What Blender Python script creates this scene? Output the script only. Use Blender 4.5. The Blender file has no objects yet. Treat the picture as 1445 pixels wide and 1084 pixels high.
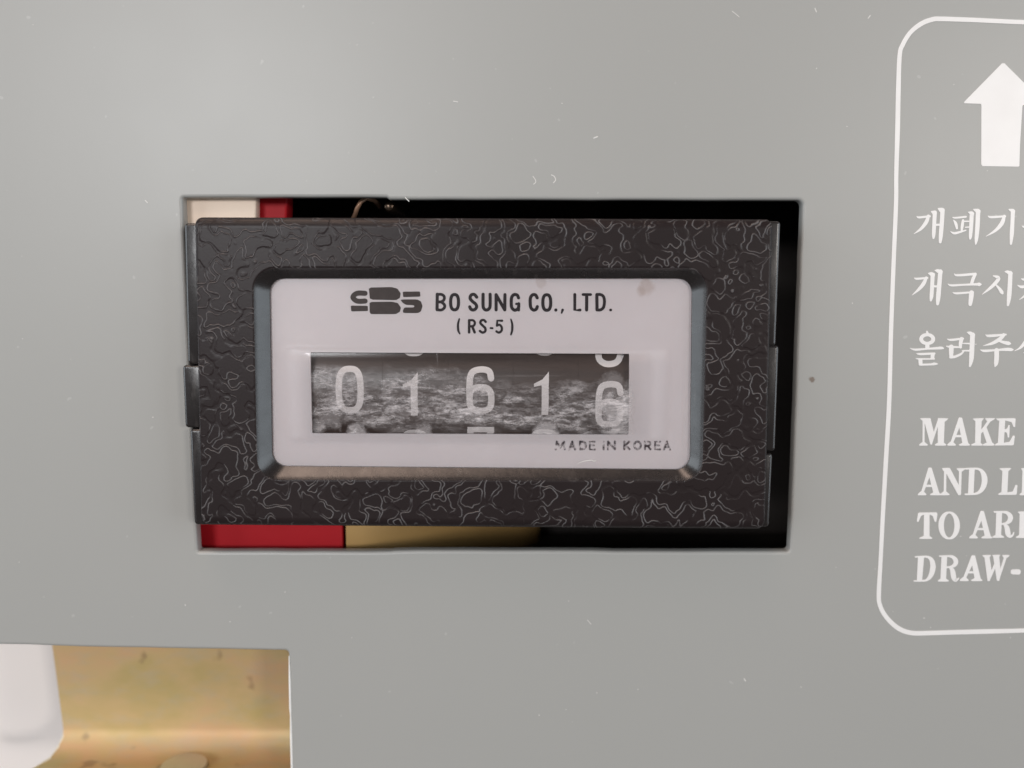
import bpy, bmesh, math, random
from mathutils import Vector
random.seed(7)
# ------------------------------------------------------------------ camera, world, lamps, exposure
sc = bpy.context.scene
C = sc.collection
W, H, F = 1445.0, 1084.0, 1300.0          # photo size and focal length in photo pixels
TILT = math.radians(6.6)                   # the camera looks slightly down at an upright panel
D = 0.100                                  # camera to panel, metres
cam_d = bpy.data.cameras.new('camera')
cam = bpy.data.objects.new('camera', cam_d); C.objects.link(cam)
CAM = Vector((0, -D, D * math.tan(TILT)))
cam.location = CAM
cam.rotation_euler = (math.radians(90) - TILT, 0, 0)
cam_d.sensor_fit = 'HORIZONTAL'; cam_d.sensor_width = 36; cam_d.lens = 36 * F / W
cam_d.clip_start = 0.005; cam_d.clip_end = 20
cam_d.dof.use_dof = True; cam_d.dof.focus_distance = 0.0985; cam_d.dof.aperture_fstop = 13
sc.camera = cam

world = bpy.data.worlds.new('World'); sc.world = world; world.use_nodes = True
bg = world.node_tree.nodes['Background']
bg.inputs[0].default_value = (1.0, 0.94, 0.90, 1); bg.inputs[1].default_value = 0.12

def lamp(name, loc, target, size, power, color):
    l = bpy.data.lights.new(name, 'AREA'); l.shape = 'RECTANGLE'
    l.size, l.size_y = size; l.energy = power; l.color = color
    o = bpy.data.objects.new(name, l); C.objects.link(o)
    o.location = loc
    o.rotation_euler = (Vector(target) - Vector(loc)).to_track_quat('-Z', 'Y').to_euler()
    return o
lamp('ceiling_and_fill_lamp', (-0.33, -1.05, 0.195), (0, 0, 0), (0.24, 0.18), 4.2, (0.97, 0.98, 1.0))
lamp('ceiling_and_fill_lamp', (0.65, -1.05, 0.150), (0, 0, 0), (0.18, 0.14), 3.0, (1.0, 0.95, 0.90))
lamp('window_light', (-0.95, -0.42, 0.18), (0, 0, 0), (0.7, 0.8), 6.0, (0.84, 0.93, 1.0))
lamp('window_light', (0.95, -0.42, 0.16), (0, 0, 0), (0.6, 0.9), 5.0, (0.82, 0.92, 1.0))
lamp('ceiling_and_fill_lamp', (-0.16, -0.34, 0.42), (0, 0, 0), (0.30, 0.16), 0.62, (1.0, 0.84, 0.72))  # added warm fill set close for a top-to-bottom gradient, no real fixture
lamp('ceiling_and_fill_lamp', (-0.25, -0.16, 0.90), (0, 0, 0), (0.50, 0.26), 2.6, (1.0, 0.74, 0.60))
sc.view_settings.view_transform = 'Standard'; sc.view_settings.look = 'None'
sc.view_settings.exposure = 0.0; sc.view_settings.gamma = 1.0
sc.view_settings.use_curve_mapping = False

# ------------------------------------------------------------------ pixel direction -> point on a plane of known depth
ct, st = math.cos(TILT), math.sin(TILT)
def P(u, v, y=0.0):
    """point (x, z) where the sight line through photo pixel (u, v) meets the plane Y = y"""
    a, b = (u - W/2) / F, -(v - H/2) / F
    dx, dy, dz = a, ct + b*st, -st + b*ct
    t = (y - CAM.y) / dy
    return (CAM.x + dx*t, CAM.z + dz*t)
PX = D / F                                 # one photo pixel on the panel, metres
MM = 0.001

# ------------------------------------------------------------------ objects
def link(name, me, mat=None, parent=None):
    o = bpy.data.objects.new(name, me); C.objects.link(o)
    if mat: me.materials.append(mat)
    if parent: o.parent = parent
    return o
def tag(o, label=None, cat=None, group=None, kind=None):
    for k, v in (('label', label), ('category', cat), ('group', group), ('kind', kind)):
        if v: o[k] = v
    return o
def mesh(name, verts, faces, mat=None, parent=None, smooth=False, angle=None):
    me = bpy.data.meshes.new(name); me.from_pydata(verts, [], faces); me.update()
    bm = bmesh.new(); bm.from_mesh(me); bmesh.ops.recalc_face_normals(bm, faces=bm.faces)
    if smooth:
        for f in bm.faces: f.smooth = True
        for e in bm.edges:
            if angle and e.is_manifold and e.calc_face_angle() > math.radians(angle): e.smooth = False
    bm.to_mesh(me); bm.free()
    return link(name, me, mat, parent)

# ------------------------------------------------------------------ materials
class N:
    """tiny node-graph helper"""
    def __init__(s, name):
        s.m = bpy.data.materials.new(name); s.m.use_nodes = True
        s.t = s.m.node_tree; s.t.nodes.clear()
        s.out = s.t.nodes.new('ShaderNodeOutputMaterial')
        s.tc = s.t.nodes.new('ShaderNodeTexCoord')
    def n(s, typ, ins=None, **kw):
        nd = s.t.nodes.new('ShaderNode' + typ)
        for k, v in kw.items(): setattr(nd, k, v)
        for k, v in (ins or {}).items():
            if isinstance(v, bpy.types.NodeSocket): s.t.links.new(v, nd.inputs[k])
            else: nd.inputs[k].default_value = v
        return nd
    def math(s, op, a, b=0.0, c=None, clamp=False):
        ins = {0: a, 1: b}
        if c is not None: ins[2] = c
        return s.n('Math', ins, operation=op, use_clamp=clamp).outputs[0]
    def map(s, scale=(1,1,1), loc=(0,0,0), rot=(0,0,0)):
        return s.n('Mapping', {'Vector': s.tc.outputs['Object'], 'Scale': scale, 'Location': loc, 'Rotation': rot}).outputs[0]
    def noise(s, scale, detail=2, rough=.5, vec=None, dist=0.0):
        return s.n('TexNoise', {'Vector': vec or s.tc.outputs['Object'], 'Scale': scale, 'Detail': detail, 'Roughness': rough, 'Distortion': dist}).outputs[0]
    def ramp(s, f, *stops):
        r = s.n('ValToRGB', {0: f}); e = r.color_ramp.elements
        while len(e) < len(stops): e.new(.5)
        for k, (p, c) in zip(e, stops):
            k.position = p; k.color = (c, c, c, 1) if not isinstance(c, tuple) else (*c, 1)
        return r.outputs[0]
    def mix(s, f, a, b):
        nd = s.n('Mix', data_type='RGBA')
        for i, v in ((0, f), (6, a), (7, b)):
            if isinstance(v, bpy.types.NodeSocket): s.t.links.new(v, nd.inputs[i])
            else: nd.inputs[i].default_value = (*v, 1) if isinstance(v, tuple) else v
        return nd.outputs[2]
    def bump(s, h, dist, strength=1.0):
        return s.n('Bump', {'Height': h, 'Distance': dist, 'Strength': strength}).outputs[0]
    def pbsdf(s, color, rough=.5, metal=0.0, normal=None, spec=.5, coat=0.0, coat_rough=.1):
        p = s.n('BsdfPrincipled', {'Roughness': rough, 'Metallic': metal, 'Specular IOR Level': spec,
                                   'Coat Weight': coat, 'Coat Roughness': coat_rough})
        if isinstance(color, tuple): p.inputs['Base Color'].default_value = (*color, 1)
        else: s.t.links.new(color, p.inputs['Base Color'])
        if normal: s.t.links.new(normal, p.inputs['Normal'])
        return p.outputs[0]
    def done(s, shader):
        s.t.links.new(shader, s.out.inputs[0]); return s.m
def spot(g, u, v, r, y, wob):
    """soft-edged stain of radius r (photo pixels) round a point, its outline broken by the noise wob"""
    x, z = P(u, v, y)
    sx = g.n('SeparateXYZ', {0: g.tc.outputs['Object']})
    dx = g.math('MULTIPLY', g.math('SUBTRACT', sx.outputs[0], x), 1/(r*PX))
    dz = g.math('MULTIPLY', g.math('SUBTRACT', sx.outputs[2], z), 1/(r*PX))
    d = g.math('SQRT', g.math('ADD', g.math('MULTIPLY', dx, dx), g.math('MULTIPLY', dz, dz)))
    d = g.math('ADD', d, g.math('MULTIPLY', g.math('SUBTRACT', wob, .5), 1.6))
    return g.math('MULTIPLY_ADD', d, -2.2, 2.2, clamp=True)

g = N('grey_panel_paint')
big = g.noise(28, 3); fine = g.noise(1500, 2, .6)
col = g.mix(big, (.350, .348, .332), (.366, .360, .344))
col = g.mix(g.math('MULTIPLY', spot(g, 1146, 536, 5, 0, g.noise(2500, 2)), .7), col, (.12, .07, .04))
sp = g.ramp(g.noise(900, 1, .5), (.765, 0), (.79, 1))
col = g.mix(g.math('MULTIPLY', sp, .25), col, (.6, .6, .58))
rgh = g.math('MULTIPLY_ADD', g.noise(120, 3), .035, .36)
nm = g.bump(g.math('ADD', g.math('MULTIPLY', g.noise(420, 2, .5), 1.0), g.math('MULTIPLY', fine, .35)), .00003, .22)
M_panel = g.done(g.pbsdf(col, rgh, normal=nm, spec=.48))

g = N('white_screen_print')
nm = g.bump(g.noise(1300, 2), .00003, .5)
M_print = g.done(g.pbsdf(g.mix(g.noise(300, 2), (.76, .735, .72), (.84, .82, .805)), .36, normal=nm))

g = N('grained_black_plastic')
e_ = .00004
def smp(dx, dz):
    return g.noise(610, .8, .42, g.map(loc=(dx, 0, dz)), dist=.12)
n1 = smp(0, 0)
gx = g.math('MULTIPLY', g.math('SUBTRACT', smp(e_, 0), n1), 1/e_); gz = g.math('MULTIPLY', g.math('SUBTRACT', smp(0, e_), n1), 1/e_)
grad = g.math('MAXIMUM', g.math('SQRT', g.math('ADD', g.math('MULTIPLY', gx, gx), g.math('MULTIPLY', gz, gz))), 60.0)
lev = g.math('ABSOLUTE', g.math('SUBTRACT', g.math('ABSOLUTE', g.math('SUBTRACT', n1, .5)), .055))
dist = g.math('DIVIDE', lev, grad)                       # metres to the outline of a grain
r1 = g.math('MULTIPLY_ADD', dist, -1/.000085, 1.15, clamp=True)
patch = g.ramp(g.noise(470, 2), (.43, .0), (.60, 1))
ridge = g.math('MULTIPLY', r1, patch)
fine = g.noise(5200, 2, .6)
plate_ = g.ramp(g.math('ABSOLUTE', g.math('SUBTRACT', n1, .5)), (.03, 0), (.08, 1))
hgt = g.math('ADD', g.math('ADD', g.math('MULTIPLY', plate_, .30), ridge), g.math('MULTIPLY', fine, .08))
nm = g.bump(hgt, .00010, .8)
col = g.mix(g.math('MULTIPLY', ridge, .55), g.mix(g.noise(90, 2), (.0145, .0100, .0102), (.024, .0170, .0172)), (.22, .20, .20))  # pale ridge colour: worn grain edges plus highlights painted in
M_grain = g.done(g.pbsdf(col, .35, normal=nm, spec=.21))

g = N('smooth_black_plastic')
nm = g.bump(g.noise(900, 3, .6), .00004, .35)
scr = g.ramp(g.noise(700, 3, .6, g.map((1, 1, .18))), (.62, 0), (.74, 1))
M_lip = g.done(g.pbsdf(g.mix(g.math('MULTIPLY', scr, .4), (.014, .011, .011), (.09, .08, .075)),
                       g.math('MULTIPLY_ADD', g.noise(420, 3), .14, .20), normal=nm, spec=.75))

YF = -1.35*MM                              # face plate of the counter
g = N('milky_white_face')
w1 = g.noise(900, 3)
col = g.mix(g.noise(130, 3), (.60, .55, .57), (.66, .605, .62))
for u, v, r, a in ((913, 404, 13, .38), (764, 398, 9, .26), (905, 411, 8, .25)):
    col = g.mix(g.math('MULTIPLY', spot(g, u, v, r, YF, w1), a), col, (.33, .22, .17))
haze = g.ramp(g.noise(240, 4, .6), (.55, 0), (.75, 1))
col = g.mix(g.math('MULTIPLY', haze, .25), col, (.72, .67, .68))
p = g.n('BsdfPrincipled', {'Roughness': .45, 'Subsurface Weight': .25, 'Subsurface Scale': .0006})
p.inputs['Subsurface Radius'].default_value = (1, .8, .75)
g.t.links.new(col, p.inputs['Base Color'])
M_face = g.done(p.outputs[0])

def ink(name, color, lo, hi, rag=2600):
    g = N(name)
    f = g.ramp(g.noise(rag, 3, .6), (lo, 0), (hi, 1))
    b = g.pbsdf(g.mix(g.noise(1800, 2), color, tuple(min(1, c*1.7) for c in color)), .55, spec=.15)
    t = g.n('BsdfTransparent').outputs[0]
    return g.done(g.n('MixShader', {0: f, 1: t, 2: b}).outputs[0])
M_ink = ink('black_ink', (.018, .014, .016), .20, .28)
M_logo = ink('worn_brown_black_ink', (.040, .030, .028), .20, .28)
M_faded = ink('faded_black_ink', (.05, .04, .045), .36, .72, 2300)

g = N('dark_number_wheel')
st1 = g.noise(500, 4, .65, g.map((.10, 1, 1)))
col = g.mix(st1, (.018, .011, .009), (.085, .048, .036))
M_wheel = g.done(g.pbsdf(col, .34, spec=.5, normal=g.bump(g.noise(900, 3, .6, g.map((.2, 1, 1))), .00005, .5)))
g = N('white_digit_paint')
M_digit = g.done(g.pbsdf(g.mix(g.noise(700, 3), (.80, .74, .74), (.88, .83, .83)), .5))

g = N('clear_lens')
fr = g.n('Fresnel', {'IOR': 1.22}).outputs[0]
tr = g.n('BsdfTransparent').outputs[0]
gl = g.n('BsdfGlossy', {'Color': (1, 1, 1, 1), 'Roughness': .32, 'Normal': g.bump(g.noise(220, 2), .00004, .3)}).outputs[0]
M_lens = g.done(g.n('MixShader', {0: fr, 1: tr, 2: gl}).outputs[0])

g = N('dusty_scratched_lens')
YL = -2.2*MM
sx = g.n('SeparateXYZ', {0: g.tc.outputs['Object']})
zc = P(660, 574, YL)[1]; x0 = P(440, 555, YL)[0]; x1 = P(890, 555, YL)[0]
fx = g.math('MULTIPLY', g.math('SUBTRACT', sx.outputs[0], x0), 1/(x1-x0))
dz = g.math('MULTIPLY', g.math('SUBTRACT', sx.outputs[2], zc), 1/(44*PX))
wav = g.math('MULTIPLY', g.math('SUBTRACT', g.noise(110, 4, .6, g.map((.7, 1, 1))), .5), 2.0)
band = g.math('MULTIPLY_ADD', g.math('ABSOLUTE', g.math('ADD', g.math('ADD', dz, wav), g.math('MULTIPLY_ADD', fx, .3, -.25))), -2.2, 2.1, clamp=True)
inside = g.math('MULTIPLY', g.math('MULTIPLY_ADD', fx, 40, .4, clamp=True), g.math('MULTIPLY_ADD', fx, -40, 40.6, clamp=True))
streak = g.ramp(g.noise(2300, 9, .78, g.map((.28, 1, 1)), dist=.35), (.45, 0), (.57, 1))
flake = g.ramp(g.noise(1500, 8, .75, g.map((.42, 1, 1), loc=(.2, .1, .4), rot=(0, .25, 0)), dist=.5), (.49, 0), (.55, 1))
blotch = g.ramp(g.noise(420, 6, .7, g.map((.45, 1, 1))), (.44, 0), (.62, 1))
dust = g.math('MULTIPLY', g.math('MULTIPLY_ADD', blotch, .75, .25), g.math('MULTIPLY_ADD', streak, .52, g.math('MULTIPLY_ADD', flake, .42, .14)))
dust = g.math('MULTIPLY', band, dust)
wl = g.noise(700, 4, .65)
for u, v, r, a in ((868, 582, 34, .62), (470, 590, 22, .30), (503, 612, 17, .55), (768, 612, 20, .6), (598, 612, 16, .45),
                   (862, 545, 22, .25), (448, 603, 16, .40), (470, 562, 11, .35), (668, 588, 14, .4), (880, 602, 30, .4)):
    s_ = g.math('MULTIPLY', spot(g, u, v, r, YL, wl), a)
    dust = g.math('MAXIMUM', dust, g.math('MULTIPLY', s_, g.math('MULTIPLY_ADD', streak, .5, .6)))
scr = g.ramp(g.noise(900, 3, .6, g.map((.05, 1, 1.6), rot=(0, .12, 0))), (.64, 0), (.70, 1))
scr2 = g.ramp(g.noise(700, 2, .6, g.map((1.5, 1, .10), rot=(0, -.5, 0))), (.74, 0), (.78, 1))
dust = g.math('ADD', dust, g.math('ADD', g.math('MULTIPLY', scr, .07), g.math('MULTIPLY', scr2, .08)))
dust = g.math('ADD', dust, g.math('MULTIPLY', g.noise(90, 3), .05))
dust = g.math('MULTIPLY', dust, inside, clamp=True)
fr = g.n('Fresnel', {'IOR': 1.33}).outputs[0]
tr = g.n('BsdfTransparent').outputs[0]
gl = g.n('BsdfGlossy', {'Color': (1, 1, 1, 1), 'Roughness': .16, 'Normal': g.bump(dust, .00005, .5)}).outputs[0]
clean = g.n('MixShader', {0: fr, 1: tr, 2: gl}).outputs[0]
df = g.n('BsdfDiffuse', {'Color': (.70, .645, .65, 1), 'Normal': g.bump(streak, .00008, .7)}).outputs[0]
M_dust = g.done(g.n('MixShader', {0: dust, 1: clean, 2: df}).outputs[0])

def plain(name, a, b, scale, rough, metal=0., bs=.3, bd=.00004, spec=.5):
    g = N(name)
    return g.done(g.pbsdf(g.mix(g.noise(scale, 4, .6), a, b), rough, metal, g.bump(g.noise(scale*4, 3), bd, bs), spec))
M_case = plain('black_case_plastic', (.008, .007, .007), (.014, .012, .011), 300, .5)
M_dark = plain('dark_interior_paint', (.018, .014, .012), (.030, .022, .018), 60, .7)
M_red = plain('red_plastic', (.40, .008, .014), (.46, .012, .020), 200, .5, spec=.2)
M_cream = plain('cream_plastic', (.88, .70, .56), (.91, .74, .60), 90, .55)
M_brass = plain('dull_brass', (.46, .28, .10), (.56, .35, .13), 150, .45, .2)
M_copper = plain('brown_wire_enamel', (.34, .19, .12), (.44, .26, .17), 300, .35, .3)
M_steel = plain('bright_steel', (.55, .54, .50), (.66, .65, .60), 300, .28, .9)
M_lint = plain('pale_lint', (.60, .58, .55), (.72, .70, .68), 300, .8)

g = N('yellow_zinc_plating')
v = g.map((1, 1, 1.6))
base = g.ramp(g.noise(75, 4, .55, v), (.30, (.50, .38, .15)), (.46, (.60, .42, .20)), (.56, (.64, .40, .21)), (.70, (.54, .43, .18)))
spt = g.ramp(g.noise(260, 2, .5), (.66, 0), (.72, 1))
base = g.mix(g.math('MULTIPLY', spt, .6), base, (.26, .16, .08))
mot = g.ramp(g.noise(420, 5, .65, g.map((.5, 1, 1))), (.48, 0), (.66, 1))
base = g.mix(g.math('MULTIPLY', mot, .30), base, (.46, .42, .33))
M_zinc = g.done(g.pbsdf(base, g.math('MULTIPLY_ADD', g.noise(160, 3), .15, .46), .30, g.bump(g.noise(700, 3, .6, g.map((.3, 1, 1))), .00005, .35)))
g = N('white_marbled_wall')
vein = g.ramp(g.noise(120, 4, .6, g.map((.5, 1, 1), rot=(0, .6, 0)), dist=1.5), (.55, 0), (.68, 1))
M_wall = g.done(g.pbsdf(g.mix(g.math('MULTIPLY', vein, .45), (.88, .81, .775), (.62, .57, .54)), .5))

# ------------------------------------------------------------------ shape helpers
def cat(pts, closed, n):
    """Catmull-Rom through (u, v, w) control points"""
    out = []; m = len(pts); segs = m if closed else m-1
    g_ = (lambda i: pts[i % m]) if closed else (lambda i: pts[max(0, min(m-1, i))])
    for i in range(segs):
        p0, p1, p2, p3 = g_(i-1), g_(i), g_(i+1), g_(i+2)
        for k in range(n):
            t = k/n
            out.append(tuple(.5*((2*b) + (c-a)*t + (2*a-5*b+4*c-d)*t*t + (3*b-a-3*c+d)*t**3) for a, b, c, d in zip(p0, p1, p2, p3)))
    if not closed: out.append(tuple(pts[-1]))
    return out
def ribbon(pts, w=None, closed=False, cap='round', n=5, curve=True):
    """a brush or pen stroke: list of quads/polys (pixel space) and its outline loops"""
    pts = [(p[0], p[1], p[2] if len(p) > 2 else w) for p in pts]
    q = cat(pts, closed, n) if (curve and len(pts) > 2) else pts
    L, R = [], []; m = len(q)
    for i, (x, y, ww) in enumerate(q):
        a = q[(i-1) % m] if closed or i > 0 else q[i]
        b = q[(i+1) % m] if closed or i < m-1 else q[i]
        dx, dy = b[0]-a[0], b[1]-a[1]; l = math.hypot(dx, dy) or 1e-9
        nx, ny = -dy/l, dx/l
        L.append((x+nx*ww/2, y+ny*ww/2)); R.append((x-nx*ww/2, y-ny*ww/2))
    polys = []
    for i in range(m if closed else m-1):
        j = (i+1) % m; polys.append([L[i], L[j], R[j], R[i]])
    if closed: return polys, [L, R]
    capA, capB = [], []
    if cap == 'round':
        for (p, r0, sgn, store) in ((q[0], L[0], 1, capA), (q[-1], R[-1], 1, capB)):
            a0 = math.atan2(r0[1]-p[1], r0[0]-p[0])
            for k in range(1, 6):
                a = a0 + math.pi*k/6; store.append((p[0]+p[2]/2*math.cos(a), p[1]+p[2]/2*math.sin(a)))
        polys.append([L[0]] + capA + [R[0]]); polys.append([R[-1]] + capB + [L[-1]])
    return polys, [L + list(reversed(capB)) + list(reversed(R)) + list(reversed(capA))]
def chaikin(poly, r=.16, times=1):
    for _ in range(times):
        o = []
        for i, a in enumerate(poly):
            b = poly[(i+1) % len(poly)]
            o.append((a[0]+(b[0]-a[0])*r, a[1]+(b[1]-a[1])*r)); o.append((b[0]-(b[0]-a[0])*r, b[1]-(b[1]-a[1])*r))
        poly = o
    return poly
class Print:
    """a layer of ink of real thickness on an upright plane"""
    def __init__(s, y, thick): s.y, s.t, s.V, s.Fc, s.k = y, thick, [], [], 0
    def crop(s, u0, v0, k): s.u0, s.v0, s.s = u0, v0, k; return s
    def pt(s, p, off):
        x, z = P(s.u0 + p[0]/s.s, s.v0 + p[1]/s.s, s.y); s.V.append((x, s.y-off, z)); return len(s.V)-1
    def add(s, polys, loops):
        top = s.t + .0000009*(s.k % 14); s.k += 1
        for pl in polys: s.Fc.append([s.pt(p, top) for p in pl])
        for lp in loops:
            a = [s.pt(p, top) for p in lp]; b = [s.pt(p, -.00002) for p in lp]
            for i in range(len(lp)):
                j = (i+1) % len(lp); s.Fc.append([a[i], a[j], b[j], b[i]])
        return s
    def poly(s, *pts, r=.14, times=1): q = chaikin(list(pts), r, times); return s.add([q], [q])
    def line(s, *pts, w=None, **kw): return s.add(*ribbon(pts, w, **kw))
    def oval(s, cx, cy, rx, ry, w, w2=None, p=2.0, n=20):
        pts = []
        for i in range(n):
            a = 2*math.pi*i/n; c, d = math.cos(a), math.sin(a)
            f = (abs(c)**p + abs(d)**p) ** (-1/p)
            pts.append((cx+rx*c*f, cy+ry*d*f, w if w2 is None else w2 + (w-w2)*abs(c)**1.3))
        return s.line(*pts, closed=True, n=3)
    def dot(s, x, y, r): q = [(x+r*math.cos(i*math.pi/6), y+r*math.sin(i*math.pi/6)) for i in range(12)]; return s.add([q], [q])
    def build(s, name, mat, parent): return mesh(name, s.V, s.Fc, mat, parent)

def plate(name, outer, holes, y0, thick, bevel, mat, parent=None, res=2):
    """flat sheet with holes and rounded edges; outlines are (x, z) points, front face at Y = y0"""
    cu = bpy.data.curves.new(name, 'CURVE'); cu.dimensions = '2D'; cu.fill_mode = 'BOTH'
    for lp in [outer] + holes:
        sp = cu.splines.new('POLY'); sp.points.add(len(lp)-1); sp.use_cyclic_u = True
        for q, (x, z) in zip(sp.points, lp): q.co = (x, z, 0, 1)
    cu.extrude = thick/2 - bevel; cu.bevel_depth = bevel; cu.bevel_resolution = res; cu.offset = -bevel
    t = bpy.data.objects.new('tmp', cu); C.objects.link(t)
    bpy.context.view_layer.update()
    me = bpy.data.meshes.new_from_object(t.evaluated_get(bpy.context.evaluated_depsgraph_get()))
    bpy.data.objects.remove(t); bpy.data.curves.remove(cu)
    for v in me.vertices: v.co = (v.co.x, y0 + thick/2 - v.co.z, v.co.y)
    bm = bmesh.new(); bm.from_mesh(me)
    bmesh.ops.remove_doubles(bm, verts=bm.verts, dist=1e-7)
    bmesh.ops.recalc_face_normals(bm, faces=bm.faces)
    for f in bm.faces: f.smooth = abs(f.normal.y) < .98
    bm.to_mesh(me); bm.free(); me.materials.clear()
    return link(name, me, mat, parent)
def box(name, x0, x1, y0, y1, z0, z1, bevel, mat, parent=None):
    bm = bmesh.new(); bmesh.ops.create_cube(bm, size=1)
    for v in bm.verts:
        v.co = (x0+(v.co.x+.5)*(x1-x0), y0+(v.co.y+.5)*(y1-y0), z0+(v.co.z+.5)*(z1-z0))
    if bevel: bmesh.ops.bevel(bm, geom=bm.edges[:], offset=bevel, segments=3, affect='EDGES', profile=.6)
    me = bpy.data.meshes.new(name); bm.to_mesh(me); bm.free()
    o = link(name, me, mat, parent)
    return o
def rrect(corners, rad, n=6):
    """rounded quadrilateral in the XZ plane (world), corners tl, tr, br, bl"""
    out = []
    rad = rad if isinstance(rad, (list, tuple)) else [rad]*4
    for i in range(4):
        p = Vector(corners[i]); a = (Vector(corners[i-1])-p).normalized(); b = (Vector(corners[(i+1) % 4])-p).normalized()
        r = rad[i]
        for k in range(n+1):
            t = k/n
            # quarter arc between the two tangent points
            e0, e1 = p + a*r, p + b*r
            c = p + (a+b)*r
            ang = t*math.pi/2
            out.append(tuple(c - b*r*math.cos(ang) - a*r*math.sin(ang)))
    return out
def grow(corners, d):
    """move each corner outward by d (metres): corners tl, tr, br, bl"""
    s = ((-1, 1), (1, 1), (1, -1), (-1, -1))
    dx, dz = d if isinstance(d, tuple) else (d, d)
    return [(x+sx*dx, z+sz*dz) for (x, z), (sx, sz) in zip(corners, s)]
def loft(name, loops, mat, parent=None, angle=40, cap_last=False, cap_first=False):
    """loops: list of (list of (x, z), y)"""
    V, Fc = [], []; n = len(loops[0][0])
    for lp, y in loops:
        for x, z in lp: V.append((x, y, z))
    for k in range(len(loops)-1):
        for i in range(n):
            j = (i+1) % n; Fc.append((k*n+i, k*n+j, (k+1)*n+j, (k+1)*n+i))
    if cap_last: Fc.append([(len(loops)-1)*n+i for i in range(n)])
    if cap_first: Fc.append(list(range(n)))
    return mesh(name, V, Fc, mat, parent, True, angle)
def tube(name, pts, r, mat, parent=None, n=10):
    V, Fc = [], []; m = len(pts); pts = [Vector(p) for p in pts]
    for i, p in enumerate(pts):
        d = (pts[min(i+1, m-1)] - pts[max(i-1, 0)]).normalized()
        a = d.orthogonal().normalized(); b = d.cross(a)
        if i and (a.dot(pa) < .9):
            a = (pa - d*pa.dot(d)).normalized(); b = d.cross(a)
        pa = a; rr = r[i] if isinstance(r, list) else r
        for k in range(n):
            t = 2*math.pi*k/n; V.append(tuple(p + (a*math.cos(t)+b*math.sin(t))*rr))
    for i in range(m-1):
        for k in range(n):
            j = (k+1) % n; Fc.append((i*n+k, i*n+j, (i+1)*n+j, (i+1)*n+k))
    Fc.append(list(range(n))); Fc.append([(m-1)*n+k for k in range(n)])
    return mesh(name, V, Fc, mat, parent, True, 50)

# ------------------------------------------------------------------ setting: white wall and the dark inside behind the panel
wx0, wz1 = P(-300, 886, 18*MM); wx1, wz0 = P(700, 1500, 18*MM)
wall = box('wall', wx0, wx1, 18*MM, 24*MM, wz0, wz1, 0, M_wall); tag(wall, kind='structure')
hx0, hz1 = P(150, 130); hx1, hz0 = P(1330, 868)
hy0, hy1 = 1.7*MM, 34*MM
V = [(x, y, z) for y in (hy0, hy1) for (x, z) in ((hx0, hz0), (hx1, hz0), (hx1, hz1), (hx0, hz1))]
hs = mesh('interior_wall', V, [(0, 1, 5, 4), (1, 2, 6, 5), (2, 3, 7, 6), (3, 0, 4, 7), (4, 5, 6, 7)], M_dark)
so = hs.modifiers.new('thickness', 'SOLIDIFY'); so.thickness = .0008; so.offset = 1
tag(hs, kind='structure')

# ------------------------------------------------------------------ grey cover panel with its cutout and screen print
def wob(a, b, n, amp):
    """a cut edge from a to b in pixels that is not perfectly straight"""
    out = []
    for i in range(n):
        t = i/n; e = amp*(random.random()-.5) if i else 0
        out.append((a[0]+(b[0]-a[0])*t + (e if abs(b[1]-a[1]) > abs(b[0]-a[0]) else 0),
                    a[1]+(b[1]-a[1])*t + (e if abs(b[1]-a[1]) <= abs(b[0]-a[0]) else 0)))
    return out
def corner(c, d0, d1, r, n=4):
    """round a pixel corner c between directions d0 (incoming side) and d1"""
    out = []
    for k in range(n+1):
        a = math.pi/2*k/n
        out.append((c[0] + (d0[0]+d1[0])*r - d1[0]*r*math.cos(a) - d0[0]*r*math.sin(a), c[1] + (d0[1]+d1[1])*r - d1[1]*r*math.cos(a) - d0[1]*r*math.sin(a)))
    # the formula runs from the d0 tangent to the d1 tangent
    return out
hole = []
hole += corner((257, 279), (0, 1), (1, 0), 3)
hole += wob((262, 279), (545, 278.5), 8, .6)[1:] + [(545, 278.6), (549, 281.6)] + wob((550, 281.8), (1120, 282.6), 14, .7)
hole += corner((1133.5, 282.5), (-1, 0), (0, 1), 8)
hole += wob((1133.2, 292), (1115.5, 770), 14, .7)[1:]
hole += corner((1115, 779), (0, -1), (-1, 0), 5)
hole += wob((1109, 779), (835, 778.6), 8, .6)[1:] + [(835, 777.6)] + wob((832, 777.6), (556, 777), 8, .6)[1:] + [(556, 777.8), (552, 778.6)] + wob((550, 778.8), (284, 778.6), 8, .6)[1:]
hole += corner((278.5, 778.5), (1, 0), (0, -1), 3)
hole += wob((278, 772), (257.2, 284), 12, .7)[1:]
outer = [(-330, -260), (1980, -260), (1980, 1330), (414, 1330)]
outer += wob((414, 1330), (411.5, 1090), 5, .8)[1:] + wob((411.5, 1090), (407.3, 926), 6, .8)
outer += corner((407, 918.5), (0, 1), (-1, 0), 5)
outer += wob((400, 918.3), (75, 913), 8, .6)[1:] + [(60, 911.5), (45, 910.8)] + wob((40, 910.6), (-330, 907), 6, .6)
panel = plate('cover_panel', [P(*p) for p in outer], [[P(*p) for p in hole]], 0, 1.7*MM, .34*MM, M_panel, res=3)
tag(panel, 'grey painted sheet metal cover with a rectangular cutout and white screen print', 'panel')

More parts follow.
